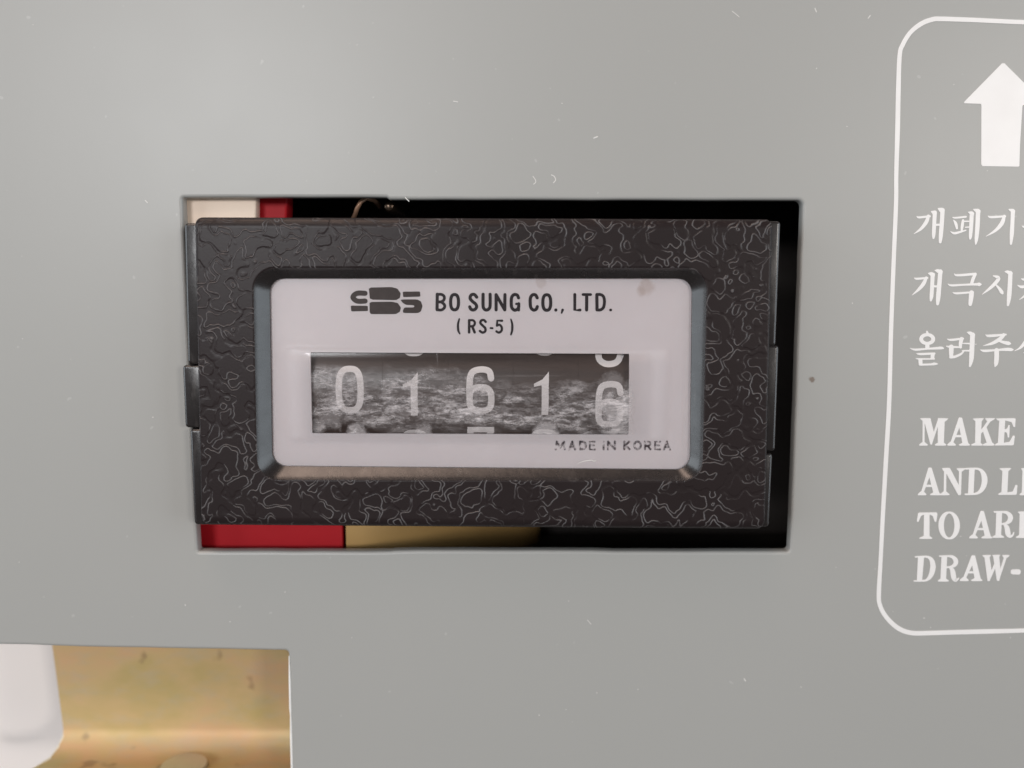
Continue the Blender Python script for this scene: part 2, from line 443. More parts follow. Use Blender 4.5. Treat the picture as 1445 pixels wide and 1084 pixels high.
pr = Print(0, .000035)
k1, k2, k3 = 871/225, 787/225, 717/225
path = [(1980, 38), (1700, 35), (1560, 34)] + [(1220+u/k1, v/k1) for u, v in ((871, 122), (600, 110), (420, 104), (370, 107), (310, 130), (250, 178), (208, 245), (191, 305), (184, 500), (180, 700), (173, 950))] \
    + [(1220+u/k2, 270+v/k2) for u, v in ((155, 60), (143, 350), (130, 700), (121, 1040))] \
    + [(1220+u/k3, 570+v/k3) for u, v in ((96, 250), (82, 500), (72, 700), (64, 850), (69, 905), (97, 958), (150, 1008), (212, 1030), (300, 1030), (400, 1027), (560, 1023), (717, 1019))] + [(1600, 885), (1980, 880)]
pr.crop(0, 0, 1)
pr.line(*[(u, v, 6.2+random.uniform(-.5, .5)) for u, v in path], n=6, cap='flat')
border = pr.build('printed_border', M_print, panel)
border['label'] = 'thin white rounded border line round the printed instructions'
pr = Print(0, .000035).crop(1220, 0, k1)
pr.poly((757, 340), (543, 558), (545, 565), (638, 568), (637, 908), (845, 911), (848, 800), (862, 574), (985, 574), (986, 568), r=.03)
pr.build('arrow_mark', M_print, panel)['label'] = 'solid white arrow pointing up'

# Korean brush lettering, one layer for each line of text
T1 = Print(0, .000035).crop(1280, 280, 1445/165)
T1.line((122, 225, 12), (150, 236, 26), (280, 222, 26)).line((262, 218, 36), (238, 290, 46), (170, 378, 34), (85, 438, 5))
T1.poly((288, 160), (338, 150), (366, 162), (362, 205), (318, 200)).line((342, 175, 50), (335, 300, 48), (328, 440, 44), (325, 490, 26)).line((350, 328, 26), (410, 326, 26))
T1.poly((370, 122), (430, 115), (465, 135), (460, 185), (410, 178)).line((437, 145, 52), (428, 300, 52), (415, 460, 50), (408, 540, 34))
T1.line((565, 236, 14), (600, 241, 22), (725, 228, 24)).line((575, 272, 14), (600, 312, 36), (615, 372, 24)).line((690, 272, 28), (680, 340, 36), (672, 402, 22))
T1.line((535, 410, 7), (580, 432, 28), (640, 420, 26), (725, 395, 14)).line((690, 285, 18), (780, 284, 16)).line((720, 358, 14), (780, 355, 18))
T1.poly((745, 167), (800, 160), (828, 180), (822, 220), (775, 200)).line((798, 190, 50), (790, 350, 48), (782, 470, 38), (778, 500, 22))
T1.poly((808, 132), (880, 128), (908, 150), (902, 195), (850, 178)).line((876, 160, 54), (868, 350, 54), (855, 500, 44), (847, 565, 18))
T1.line((1003, 220, 12), (1040, 233, 28), (1210, 222, 24)).line((1200, 220, 34), (1170, 308, 50), (1090, 398, 34), (972, 472, 4))
T1.poly((1245, 132), (1310, 130), (1335, 150), (1328, 205), (1285, 172)).line((1305, 160, 50), (1300, 300, 48), (1292, 440, 50), (1282, 562, 28))
T1.line((1420, 343, 8), (1448, 352, 26), (1520, 350, 26))
T2 = Print(0, .000035).crop(1280, 370, 1445/165)
T2.line((90, 195, 9), (120, 206, 26), (250, 195, 24)).line((235, 195, 36), (200, 270, 46), (140, 340, 34), (60, 410, 4))
T2.poly((253, 136), (300, 122), (345, 140), (340, 185), (285, 168)).line((315, 155, 50), (308, 300, 48), (300, 420, 46), (292, 474, 26)).line((325, 300, 26), (375, 300, 26))
T2.poly((333, 102), (375, 85), (440, 105), (434, 155), (375, 132)).line((410, 115, 52), (395, 300, 54), (383, 440, 54), (375, 518, 34))
T2.line((583, 145, 8), (625, 163, 28), (840, 147, 30)).line((842, 148, 36), (815, 205, 40), (797, 262, 38))
T2.line((503, 270, 7), (550, 288, 26), (700, 280, 24), (850, 275, 30), (890, 275, 44), (908, 275, 24)).line((565, 375, 8), (615, 386, 26), (815, 371, 22)).line((795, 378, 58), (788, 450, 56), (778, 522, 44))
T2.line((1065, 170, 14), (1122, 190, 42), (1118, 225, 44), (1060, 290, 40), (990, 350, 26), (925, 400, 4)).line((1095, 280, 16), (1140, 330, 36), (1168, 372, 44), (1176, 384, 30))
T2.poly((1198, 116), (1240, 100), (1305, 125), (1298, 175), (1245, 148)).line((1275, 135, 52), (1268, 300, 54), (1258, 440, 52), (1245, 532, 28))
T2.line((1365, 285, 7), (1410, 306, 34), (1480, 298, 26)).line((1412, 206, 10), (1440, 215, 26), (1500, 212, 24)).line((1385, 465, 4), (1445, 422, 22), (1500, 360, 34))
T3 = Print(0, .000035).crop(1275, 460, 8.5)
T3.line((280, 70, 24), (292, 108, 34)).oval(283, 158, 72, 52, 46, 38).line((283, 215, 50), (285, 268, 50), cap='flat')
T3.line((75, 266, 4), (140, 285, 26), (280, 275, 22), (400, 268, 30), (450, 265, 34), (476, 268, 18)).line((155, 330, 7), (200, 338, 26), (370, 331, 24)).line((350, 332, 48), (345, 395, 44), cap='flat')
T3.line((148, 390, 7), (190, 396, 18), (368, 396, 16)).line((200, 396, 50), (204, 466, 46), cap='flat').line((195, 465, 24), (320, 462, 24), (370, 455, 32), (402, 456, 16))
T3.line((525, 158, 9), (570, 168, 26), (712, 152, 24)).line((695, 156, 46), (682, 210, 42), (680, 255, 34)).line((515, 245, 12), (560, 252, 26), (690, 256, 20))
T3.line((572, 252, 56), (570, 320, 54), (570, 372, 40)).line((560, 376, 30), (620, 368, 30), (690, 335, 24), (725, 300, 14)).line((710, 210, 12), (810, 213, 22)).line((705, 298, 14), (810, 298, 24))
T3.poly((753, 74), (800, 65), (858, 95), (852, 145), (795, 112)).line((826, 105, 56), (820, 250, 58), (812, 400, 52), (795, 482, 24))
T3.line((985, 107, 9), (1030, 120, 32), (1225, 104, 22)).line((1200, 108, 42), (1150, 160, 46), (1060, 210, 34), (955, 238, 4)).line((1130, 175, 20), (1210, 200, 38), (1258, 209, 44), (1276, 212, 24))
T3.line((920, 286, 7), (970, 300, 30), (1120, 289, 24), (1240, 282, 38), (1290, 285, 36), (1308, 286, 20)).line((1115, 292, 54), (1115, 380, 56), (1108, 450, 48), (1097, 484, 18))
T3.line((1500, 150, 44), (1445, 212, 40), (1400, 262, 26), (1330, 300, 4)).line((1440, 322, 8), (1480, 335, 24))
for t_ in (T1, T2, T3): t_.build('korean_text_line', M_print, panel)

# serif capitals
def foot(p, x0, x1, a, b, y, h=34): p.poly((x0, y-8), (a, y-h), (b, y-h), (x1, y-8), (x1-9, y+4), (x0+6, y+4))
E1 = Print(0, .000035).crop(1285, 580, 1445/160)
E1.poly((118, 98), (135, 92), (262, 92), (240, 135), (165, 140)).poly((163, 95), (252, 94), (302, 300), (268, 432), (250, 425), r=.06).poly((268, 432), (253, 392), (336, 140), (350, 94), (388, 94), (358, 160), r=.05)
E1.poly((152, 130), (178, 130), (176, 415), (150, 415), r=.04).poly((345, 92), (434, 92), (422, 424), (345, 424), r=.04).poly((425, 92), (478, 95), (468, 112), (424, 145)); foot(E1, 106, 220, 150, 176, 438, 44); foot(E1, 306, 454, 345, 424, 438)
def capA(p, ax, ay, lx, rx, y, s=1.0):
    """A: apex, outer ends of the two feet, baseline"""
    h = y-ay
    p.poly((ax-18, ay+4), (ax+12, ay+2), (ax+14, ay+70), (lx+80, y-36), (lx+44, y-36), r=.05)
    p.poly((ax-28, ay+40), (ax-8, ay), (ax+24, ay+4), (rx-20, y-12), (rx-96, y-12), r=.05)
    p.poly((ax-72+0, ay+h*.63), (ax+28, ay+h*.63), (ax+36, ay+h*.71), (ax-82, ay+h*.71), r=.05)
    foot(p, lx, lx+114, lx+44, lx+74, y, 48); foot(p, rx-144, rx, rx-96, rx-32, y, 34)
capA(E1, 630, 82, 463, 757, 438)
E1.poly((825, 95), (905, 95), (890, 425), (820, 425), r=.04).poly((785, 96), (932, 92), (925, 106), (895, 142), (835, 142)); foot(E1, 768, 918, 820, 890, 438)
E1.line((872, 292, 30), (935, 220, 34), (1010, 112, 34), cap='flat').poly((943, 92), (1078, 92), (1058, 112), (1000, 145), (972, 132)).poly((912, 240), (966, 206), (1046, 425), (975, 425), r=.04); foot(E1, 913, 1068, 965, 1045, 438)
E1.poly((1130, 95), (1205, 95), (1185, 425), (1110, 425), r=.04).poly((1083, 96), (1336, 92), (1330, 206), (1310, 204), (1285, 142), (1205, 122), (1110, 122), r=.07)
E1.poly((1068, 432), (1110, 405), (1190, 405), (1258, 395), (1304, 314), (1326, 316), (1312, 438), (1075, 440), r=.07).poly((1185, 238), (1230, 225), (1245, 180), (1262, 180), (1255, 336), (1238, 340), (1225, 276), (1185, 266), r=.08)
E2 = Print(0, .000035).crop(1285, 650, 1445/160)
capA(E2, 243, 88, 88, 388, 438)
E2.poly((393, 96), (497, 92), (492, 135), (430, 150)).poly((420, 105), (500, 95), (642, 370), (636, 440), (606, 440), r=.05).poly((425, 118), (454, 130), (452, 412), (420, 412), r=.04); foot(E2, 373, 497, 420, 452, 438, 46)
E2.poly((616, 112), (650, 112), (641, 430), (610, 390), r=.04).poly((578, 98), (702, 97), (690, 114), (650, 142), (615, 142))
E2.poly((745, 100), (815, 100), (800, 425), (730, 425), r=.04).line((702, 105, 20), (780, 102, 22), (860, 107, 28), (910, 142, 50), (938, 210, 70), (938, 290, 70), (905, 370, 54), (850, 415, 32), (780, 428, 22), (697, 430, 20))
E2.poly((1170, 100), (1245, 100), (1230, 425), (1155, 425), r=.04).poly((1123, 98), (1282, 95), (1270, 112), (1242, 138), (1172, 138)).poly((1113, 428), (1155, 400), (1230, 406), (1300, 395), (1338, 308), (1360, 314), (1350, 436), (1120, 438), r=.07)
E2.poly((1405, 96), (1560, 92), (1550, 112), (1510, 138), (1425, 138)).poly((1425, 100), (1500, 100), (1495, 425), (1415, 425), r=.04); foot(E2, 1386, 1540, 1418, 1496, 438)
E3 = Print(0, .000035).crop(1285, 710, 1445/160)
E3.poly((170, 125), (240, 125), (240, 440), (165, 440), r=.04).poly((95, 121), (335, 118), (340, 150), (326, 242), (305, 236), (282, 165), (240, 146), (170, 146), (130, 165), (100, 238), (78, 236), r=.08); foot(E3, 108, 277, 165, 240, 452)
E3.oval(490, 285, 102, 165, 70, 24)
capA(E3, 908, 98, 743, 1042, 446)
E3.poly((1090, 105), (1165, 105), (1150, 430), (1080, 430), r=.04).line((1066, 112, 20), (1160, 113, 24), (1230, 126, 44), (1270, 175, 64), (1255, 230, 54), (1200, 262, 26), (1140, 265, 22)).line((1190, 265, 30), (1225, 312, 60), (1240, 390, 66), (1265, 422, 42), (1300, 408, 22), (1312, 375, 14)); foot(E3, 1038, 1192, 1084, 1152, 438)
E3.poly((1358, 108), (1520, 105), (1510, 122), (1475, 145), (1392, 145)).poly((1390, 110), (1468, 110), (1458, 435), (1380, 435), r=.04); foot(E3, 1338, 1500, 1384, 1460, 440)
E4 = Print(0, .000035).crop(1280, 770, 1445/165)
E4.poly((135, 130), (210, 130), (185, 430), (120, 430), r=.04).line((102, 139, 16), (190, 136, 20), (255, 141, 30), (300, 175, 52), (318, 240, 66), (312, 310, 66), (285, 380, 52), (240, 425, 28), (180, 435, 20), (87, 437, 16))
E4.poly((425, 125), (495, 125), (480, 430), (410, 430), r=.04).line((402, 131, 18), (490, 129, 20), (560, 140, 40), (600, 185, 58), (590, 235, 50), (540, 262, 26), (470, 268, 22)).line((525, 265, 28), (560, 310, 58), (575, 390, 62), (595, 428, 40), (625, 415, 22), (640, 400, 10)); foot(E4, 378, 517, 415, 480, 440)
capA(E4, 815, 118, 648, 932, 434)
E4.poly((923, 119), (1037, 115), (1025, 138), (958, 152)).poly((952, 122), (1015, 122), (1046, 330), (1022, 437), (993, 437), r=.05).poly((1020, 432), (1005, 392), (1082, 212), (1097, 256), r=.05)
E4.poly((1048, 116), (1152, 112), (1140, 138), (1072, 148)).poly((1062, 122), (1136, 122), (1156, 330), (1137, 437), (1108, 432), r=.05).poly((1135, 432), (1120, 386), (1198, 140), (1232, 140), r=.05).poly((1168, 116), (1267, 115), (1255, 137), (1215, 162), (1192, 150))
E4.poly((1280, 295), (1385, 292), (1405, 310), (1400, 345), (1385, 358), (1280, 355), r=.2)
for t_ in (E1, E2, E3, E4): t_.build('english_text_line', M_print, panel)

# pale bead along the notch: bright line of the lit bevel put in as colour
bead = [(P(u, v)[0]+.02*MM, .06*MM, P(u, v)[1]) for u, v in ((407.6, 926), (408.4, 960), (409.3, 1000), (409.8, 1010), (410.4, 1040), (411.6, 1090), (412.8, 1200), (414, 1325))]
M_bead = plain('pale_edge_light', (.78, .76, .73), (.88, .86, .83), 300, .5)
tube('edge_highlight', bead, [.05*MM, .12*MM, .13*MM, .08*MM, .14*MM, .13*MM, .13*MM, .1*MM], M_bead, panel, 8)

# dust caught in the paint: one uncountable layer of tiny specks and fibres
pr = Print(0, .00002).crop(0, 0, 1)
for pts, w in ((((778, 247), (782, 249), (784, 254), (781, 258)), 1.3), (((752, 249), (755, 253), (756, 257), (753, 260)), 1.1), (((572, 279), (577, 284)), 1.4), (((1033, 16), (1037, 19), (1043, 24)), 1.0), (((829, 875), (834, 881)), .9), (((1050, 958), (1052, 961)), 1.6), (((1150, 12), (1152, 17)), 1.4), (((1225, 26), (1228, 22)), 1.4), (((205, 283), (208, 286)), 1.4), (((640, 143), (646, 144)), 1.3), (((838, 195), (843, 193)), 1.8)):
    pr.line(*pts, w=w)
for _ in range(70):
    u, v = random.uniform(5, 1440), random.uniform(5, 1080)
    if 240 < u < 1150 and 262 < v < 796: continue
    if u < 425 and v > 895: continue
    a = random.uniform(0, math.pi); l = random.uniform(.15, 1.4)
    pr.line((u, v), (u+l*math.cos(a), v+l*math.sin(a)), w=random.uniform(.5, 1.2))
lint = pr.build('dust_specks', M_lint, panel); lint['kind'] = 'stuff'

# ------------------------------------------------------------------ the counter
YB = -3.0*MM                               # front of the bezel
bq = [P(273, 306, YB), P(1092, 309, YB), P(1081, 749, YB), P(282, 743, YB)]      # silhouette of the grained front
cx = sum(p[0] for p in bq)/4; cz = sum(p[1] for p in bq)/4
counter = bpy.data.objects.new('mechanical_counter', None); C.objects.link(counter)
counter.empty_display_size = .01
tag(counter, 'black mechanical counter with grained bezel, milky face and number wheels behind a dusty window', 'counter')
o_q = [P(357, 378, YB), P(998, 378, YB), P(991, 679, YB), P(363, 677, YB)]       # edge of the recess
YR = -1.75*MM
i_q = [P(380, 393, YR), P(977, 393, YR), P(974, 663, YR), P(384, 658, YR)]       # foot of the sloping lip
RO = 30*PX; RI = 20*PX
bevx, bevz = 4*PX, 13*PX
outer_r = [9*PX, 9*PX, 12*PX, 12*PX]
def ring(c, r): return rrect(c, r)
frame_loops = [(ring(bq, outer_r), -.6*MM), (ring(bq, outer_r), YB+.85*MM)]
for t in (20, 45, 70, 90):
    a = math.radians(t); e = 1-math.cos(a)
    frame_loops.append((ring(grow(bq, (-bevx*e, -bevz*e)), [max(2*PX, r-5*PX*e) for r in outer_r]), YB+.85*MM*(1-math.sin(a))))
frame_loops.append((ring(grow(bq, (-bevx-1.5*PX, -bevz-1.5*PX)), [max(2*PX, r-6*PX) for r in outer_r]), YB))
frame_loops.append((ring(grow(o_q, 2.6*PX), RO+2.6*PX), YB))
frame_loops.append((ring(grow(o_q, 1.2*PX), RO+1.2*PX), YB))
frame_loops.append((ring(o_q, RO), YB+.05*MM))
loft('bezel', frame_loops, M_grain, counter, 60)
lip_loops = [(ring(o_q, RO), YB+.05*MM)]
for t in (.12, .3, .7, .92):
    lip_loops.append(([((a[0]*(1-t)+b[0]*t), (a[1]*(1-t)+b[1]*t)) for a, b in zip(ring(o_q, RO), ring(i_q, RI))], YB+.05*MM+(YR-YB-.05*MM)*(t**.85)))
lip_loops.append((ring(i_q, RI), YR)); lip_loops.append((ring(i_q, RI), YF-.02*MM))
loft('recess_lip', lip_loops, M_lip, counter, 35)
# smooth side flanges and the snap tabs
YS = YB+.55*MM
def side(name, u0, u1, u2, u3, v0, v1, y, depth=4*MM, bev=.28*MM, part=None):
    """upright strip seen from the front: top edge u0..u1 at v0, bottom edge u2..u3 at v1"""
    q = [P(u0, v0, y), P(u1, v0, y), P(u3, v1, y), P(u2, v1, y)]
    lo = []
    r = 5*PX
    lo.append((rrect(q, r, 4), y+depth)); lo.append((rrect(q, r, 4), y+bev))
    for t in (30, 60, 90):
        a = math.radians(t); e = (1-math.cos(a))*bev
        lo.append((rrect(grow(q, -e), max(r-e, PX), 4), y+bev*(1-math.sin(a))))
    return loft(name, lo, M_lip, counter, 50, True, True)
side('side_flange', 259.5, 292, 264.5, 292, 315, 514, YS); side('side_flange', 267.5, 292, 274, 296, 606, 741, YS)
side('side_flange', 1060, 1102, 1060, 1095, 312, 489, YS); side('side_flange', 1060, 1090.5, 1060, 1085.5, 640, 744, YS)
side('snap_tab', 257, 290, 261, 290, 515.5, 604, YS+.15*MM); side('snap_tab', 1060, 1099.5, 1060, 1094, 487.5, 637, YS+.12*MM)
# case behind the bezel: open at the front, closed by the face plate
cq = grow(bq, -1.0*MM)
loft('case', [(rrect(cq, PX*6), -1.1*MM), (rrect(cq, PX*6), 26*MM)], M_case, counter, 40, True)
# face plate with the window opening
wq = [P(438, 497.5, YF), P(888, 499.5, YF), P(887, 613.5, YF), P(440.5, 611.5, YF)]
fq = rrect(grow(i_q, .5*MM), RI)
plate('face_plate', fq, [rrect(wq, 1.2*PX, 2)], YF, .35*MM, .03*MM, M_face, counter, 1)
face = [o for o in counter.children if o.name.startswith('face_plate')][0]
# lens: flat sheet with a raised bar over the window
YT = YR+.05*MM
lq = [P(398, 490, YT), P(944, 491, YT), P(941, 621, YT), P(401, 619, YT)]
outer_l = rrect(grow(i_q, .2*MM), RI)
loops = [(outer_l, YT), (rrect(grow(lq, 4*PX), 16*PX), YT), (rrect(lq, 14*PX), YT-.01*MM)]
for t in (25, 50, 75, 90):
    a = math.radians(t); e = (1-math.cos(a))
    loops.append((rrect(grow(lq, (-18*PX*e-8*PX*math.sin(a), -5*PX*e-3*PX*math.sin(a))), 8*PX), YT-.01*MM-.18*MM*math.sin(a)))
lens = loft('lens', loops, M_lens, counter, 60)
top_l, ytop = loops[-1]
xl = min(p[0] for p in top_l); xr = max(p[0] for p in top_l); zb = min(p[1] for p in top_l); zt = max(p[1] for p in top_l)
pane = loft('lens_window', [(top_l, ytop), (rrect([(xl+8*PX, zt-6*PX), (xr-8*PX, zt-6*PX), (xr-8*PX, zb+6*PX), (xl+8*PX, zb+6*PX)], 9*PX), ytop-.06*MM)], M_dust, counter, 60, True)
pane['label'] = 'clear raised window bar smeared with pale dust and scratches'

# print on the face
k = 1445/210
L = Print(YF, .00002).crop(480, 395, k)
L.line((242, 131), (165, 131), (124, 168), (165, 206), (242, 206), w=50).poly((103, 250), (268, 252), (270, 303), (108, 307), r=.08)
L.poly((278, 75), (500, 70), (555, 85), (588, 130), (580, 175), (545, 197), (290, 192), r=.10).poly((285, 215), (500, 212), (560, 225), (590, 270), (580, 310), (540, 333), (300, 333), (287, 315), r=.10)
L.poly((608, 115), (775, 113), (779, 163), (612, 168), r=.08).poly((585, 195), (620, 190), (750, 190), (785, 210), (800, 255), (785, 305), (755, 323), (615, 322), (608, 300), (625, 268), (713, 268), (722, 257), (713, 246), (640, 243), (610, 225), r=.14)
L.build('logo', M_logo, face)['label'] = 'worn brown black logo of three interlocking letters'
T = Print(YF, .00002).crop(480, 395, k); w = 31
T.line((943, 140), (941, 290), w=w).line((945, 142), (985, 142), (1010, 163), (1007, 195), (978, 214), (950, 215), w=w-3).line((955, 214), (985, 218), (1012, 242), (1012, 270), (985, 292), (942, 291), w=w-3)
T.oval(1111, 217, 38, 74, w, p=2.5).line((1326, 168), (1302, 142), (1272, 148), (1262, 180), (1285, 210), (1315, 235), (1325, 265), (1302, 291), (1272, 287), (1258, 262), w=w)
T.line((1388, 140), (1388, 250), (1398, 282), (1420, 293), (1444, 282), (1456, 250), (1456, 140), w=w)
T.crop(680, 395, k).line((138, 292), (138, 144), w=w).line((138, 144), (222, 292), w=w).line((222, 292), (224, 144), w=w)
T.line((356, 175), (342, 148), (312, 144), (290, 168), (285, 220), (290, 268), (315, 294), (345, 285), (357, 262), (357, 232), w=w).line((335, 234), (358, 234), (358, 295), w=w-6, curve=False)
T.line((537, 175), (522, 148), (495, 145), (473, 170), (469, 220), (475, 268), (500, 293), (526, 286), (538, 260), w=w).oval(630, 220, 38, 75, w, p=2.5).dot(718, 293, 16).line((784, 292, 26), (774, 322, 16))
T.line((902, 142), (902, 293), (953, 293), w=w-2, curve=False).line((982, 143), (1056, 143), w=w-4).line((1018, 146), (1017, 293), w=w)
T.line((1116, 143), (1118, 292), w=w).line((1118, 292), (1152, 291), (1180, 268), (1190, 217), (1182, 165), (1152, 143), (1116, 143), w=w-2).dot(1250, 293, 14)
T.build('maker_name', M_ink, face)
T = Print(YF, .00002).crop(480, 395, k); w = 25
T.line((1157, 380, 16), (1145, 430, 22), (1147, 490, 22), (1162, 524, 14)).line((1253, 392), (1252, 510), w=w).line((1253, 393), (1290, 393), (1308, 417), (1295, 446), (1256, 452), w=w-2).line((1282, 452), (1306, 510), w=w)
T.line((1413, 408), (1396, 391), (1370, 395), (1362, 420), (1385, 445), (1409, 470), (1408, 500), (1382, 512), (1357, 497), w=w-1)
T.crop(680, 395, k).line((85, 468), (103, 470), w=20).line((196, 397), (150, 396), (146, 445), w=w-2, curve=False).line((146, 445), (172, 437), (192, 460), (190, 495), (165, 512), (141, 500), w=w-2).line((282, 383, 14), (294, 430, 22), (294, 490, 22), (282, 532, 16))
T.build('model_text', M_ink, face)
T = Print(YF, .00002).crop(770, 600, 1445/240); w = 18
T.line((85, 205), (95, 140), w=w).line((95, 140), (125, 190), w=w).line((125, 190), (155, 140), w=w).line((155, 140), (162, 205), w=w)
for x in (200, 1005): T.line((x, 207), (x+25, 140), w=w).line((x+25, 140), (x+50, 207), w=w).line((x+10, 186), (x+42, 186), w=w-3)
T.line((293, 140), (293, 205), w=w).line((293, 205), (328, 200), (342, 172), (328, 145), (293, 140), w=w)
for x in (375, 930): T.line((x+40, 140), (x, 140), (x, 206), (x+42, 206), w=w, curve=False).line((x, 172), (x+34, 172), w=w-2)
T.line((490, 140), (492, 205), w=w).line((530, 205), (530, 140), w=w).line((530, 140), (588, 205), w=w).line((588, 205), (588, 140), w=w)
T.line((668, 140), (668, 205), w=w).line((710, 140), (672, 175), w=w).line((680, 170), (712, 205), w=w).oval(780, 172, 28, 32, w)
T.line((845, 205), (845, 140), w=w).line((845, 140), (880, 143), (888, 160), (875, 175), (850, 176), w=w).line((868, 178), (890, 205), w=w)
T.build('origin_text', M_faded, face)['label'] = 'faded black origin lettering below the window'

F_ = Print(YT-.00002, .00003).crop(0, 0, 1)
F_.line((816, 654, .6), (822, 651.5, 1.0), (829, 650, 1.1), (835, 649.5, 1.2), (838, 651, 1.3), (841, 650, 1.2))
F_.build('lint_fibre', M_lint, lens)
# number wheels: drums that carry all ten digits; digit units are photo pixels, centred
YW = -.80*MM; RW = 140*PX
ZA = P(660, 555, YW)[1]
def digit(d):
    """list of (polys, loops) strokes in pixels, y down, about 40 wide and 67 high"""
    S = []; st_ = lambda *p, **k_: S.append(ribbon(p, 9.0, **k_)[0])
    def ov(cx, cy, rx, ry, p=3.0):
        pts = []
        for i in range(24):
            a = 2*math.pi*i/24; c, s_ = math.cos(a), math.sin(a); f = (abs(c)**p+abs(s_)**p)**(-1/p)
            pts.append((cx+rx*c*f, cy+ry*s_*f))
        st_(*pts, closed=True, n=2)
    if d == 0: ov(0, 0, 15.3, 29.3)
    elif d == 1:
        S.append([[(-3, -20), (6, -31), (6, -16), (-3, -12)], [(-3, -20), (-3, -12), (-15, -9.5), (-15, -14)]])
        S.append([[(-4, -16+i*7), (6, -16+i*7), (5.6, -9+i*7), (-4.2, -9+i*7)] for i in range(6)] + [[(-4.2, 26), (5.4, 26), (5.2, 31), (-4.4, 31)]])
    elif d == 2: st_((-15, -16), (-12, -27), (0, -30), (13, -26), (14, -12), (4, 4), (-10, 20), (-15, 29)); st_((-15, 29), (0, 29), (17, 29), cap='flat')
    elif d == 3: st_((-15, -18), (-10, -28), (2, -30), (14, -22), (12, -6), (0, -1)); st_((0, -1), (14, 5), (15, 20), (4, 29), (-10, 28), (-16, 18))
    elif d == 4: st_((4, -30), (-8, -8), (-17, 14), cap='flat'); st_((-17, 14), (0, 14), (18, 14), cap='flat'); st_((8, -4), (8, 14), (8, 32), cap='flat')
    elif d == 5: st_((16, -29), (0, -29), (-14, -29), cap='flat'); st_((-13, -29), (-14, -15), (-15, -3), cap='flat'); st_((-15, -4), (0, -8), (14, -2), (16, 14), (10, 27), (-4, 30), (-14, 24), (-16, 12))
    elif d == 6: ov(0, 12.5, 15.3, 16.8); st_((15, -17), (12, -27), (0, -29.5), (-12, -25), (-15.3, -10), (-15.3, 12))
    elif d == 7: st_((-15, -17), (-15, -24), (-15, -30), cap='flat'); st_((-19, -29), (0, -29), (19, -29), cap='flat'); st_((15, -28), (8, -8), (0, 10), (-4, 32), cap='flat')
    elif d == 8: ov(0, -15, 13.5, 14.5); ov(0, 14.5, 15.3, 15.2)
    elif d == 9: ov(0, -12.5, 15.3, 16.8); st_((-15, 17), (-12, 27), (0, 29.5), (12, 25), (15.3, 10), (15.3, -12))
    return S
def wheel_angle(off): return math.asin(off*PX/RW)
spots = ((494, 550.0, 0, -.5), (586, 556.5, 1, -2.5), (678, 551.0, 6, 0), (770, 555.5, 1, -1.5), (862, 571.5, 6, -1.5))
half = (P(586, 555, YW)[0]-P(494, 555, YW)[0])/2 - .001*MM
for u, v, d0, du in spots:
    lw = -60*PX if u < 500 else -half
    xc = P(u, 555, YW)[0]; ya = YW+RW
    n = 80; V = []; Fc = []
    prof = [(lw, RW-.5*MM), (lw, RW-.01*MM), (lw+.01*MM, RW), (half-.01*MM, RW), (half, RW-.01*MM), (half, RW-.5*MM)]
    for i in range(n):
        a = 2*math.pi*i/n
        for x, r in prof: V.append((xc+x, ya-r*math.cos(a), ZA+r*math.sin(a)))
    m = len(prof)
    for i in range(n):
        j = (i+1) % n
        for q in range(m-1): Fc.append((i*m+q, i*m+q+1, j*m+q+1, j*m+q))
    Fc.append([i*m for i in range(n)]); Fc.append([i*m+m-1 for i in range(n)])
    wh = mesh('number_wheel', V, Fc, M_wheel, counter, True, 35)
    z = P(u, v, YW)[1]-ZA; base = math.asin(max(-.9, min(.9, z/RW)))
    for kk in range(10):
        d = (d0+kk) % 10; a0 = base - kk*math.pi/5
        V, Fc = [], []
        for si, polys in enumerate(digit(d)):
            rr = RW + .03*MM + .004*MM*si
            for pl in polys:
                ids = []
                for (px_, py_) in pl:
                    a = a0 - py_*PX/RW
                    V.append((xc+(px_+du)*PX, ya-rr*math.cos(a), ZA+rr*math.sin(a))); ids.append(len(V)-1)
                Fc.append(ids)
        mesh('digit', V, Fc, M_digit, wh)

# ------------------------------------------------------------------ things seen through the gap round the counter
def at(u, v, y): x, z = P(u, v, y); return (x, z)
Y = 3.6*MM
pts = [at(180, 250, Y), at(406, 250, Y), at(404, 322, Y), at(236, 322, Y), at(236, 738, Y), at(483, 738, Y), at(483, 850, Y), at(180, 850, Y)]
red = plate('red_insulating_plate', pts, [], Y, 3*MM, .25*MM, M_red)
tag(red, 'red plastic plate showing at the left below and above the counter', 'plate')
Y = 1.75*MM
cr = plate('cream_block', [at(250, 262, Y), at(361, 262, Y), at(361, 319, Y), at(250, 319, Y)], [], Y, 1.8*MM, .2*MM, M_cream)
tag(cr, 'cream plastic block in the top left corner of the cutout', 'block')
Y = 3.7*MM
x0, zt = at(488, 742, Y); x1, zb = at(760, 850, Y)
V, Fc = [], []; n = 12
for i in range(n+1):
    t = i/n; x = x0+(x1-x0)*t; y = Y + 24*MM*t**1.5
    for yy in (y, y+1*MM):
        for zz in (zt, zb): V.append((x*(1+(y-Y)/D), yy, zz))
for i in range(n):
    a, b = i*4, i*4+4
    Fc += [(a, b, b+1, a+1), (a+2, a+3, b+3, b+2), (a, a+2, b+2, b), (a+1, b+1, b+3, a+3)]
Fc += [(0, 1, 3, 2), (n*4, n*4+2, n*4+3, n*4+1)]
br = mesh('brass_strip', V, Fc, M_brass, None, True, 40)
tag(br, 'dull brass strip curving back beside the red plate below the counter', 'strip')
Y = 2.9*MM
wire = []
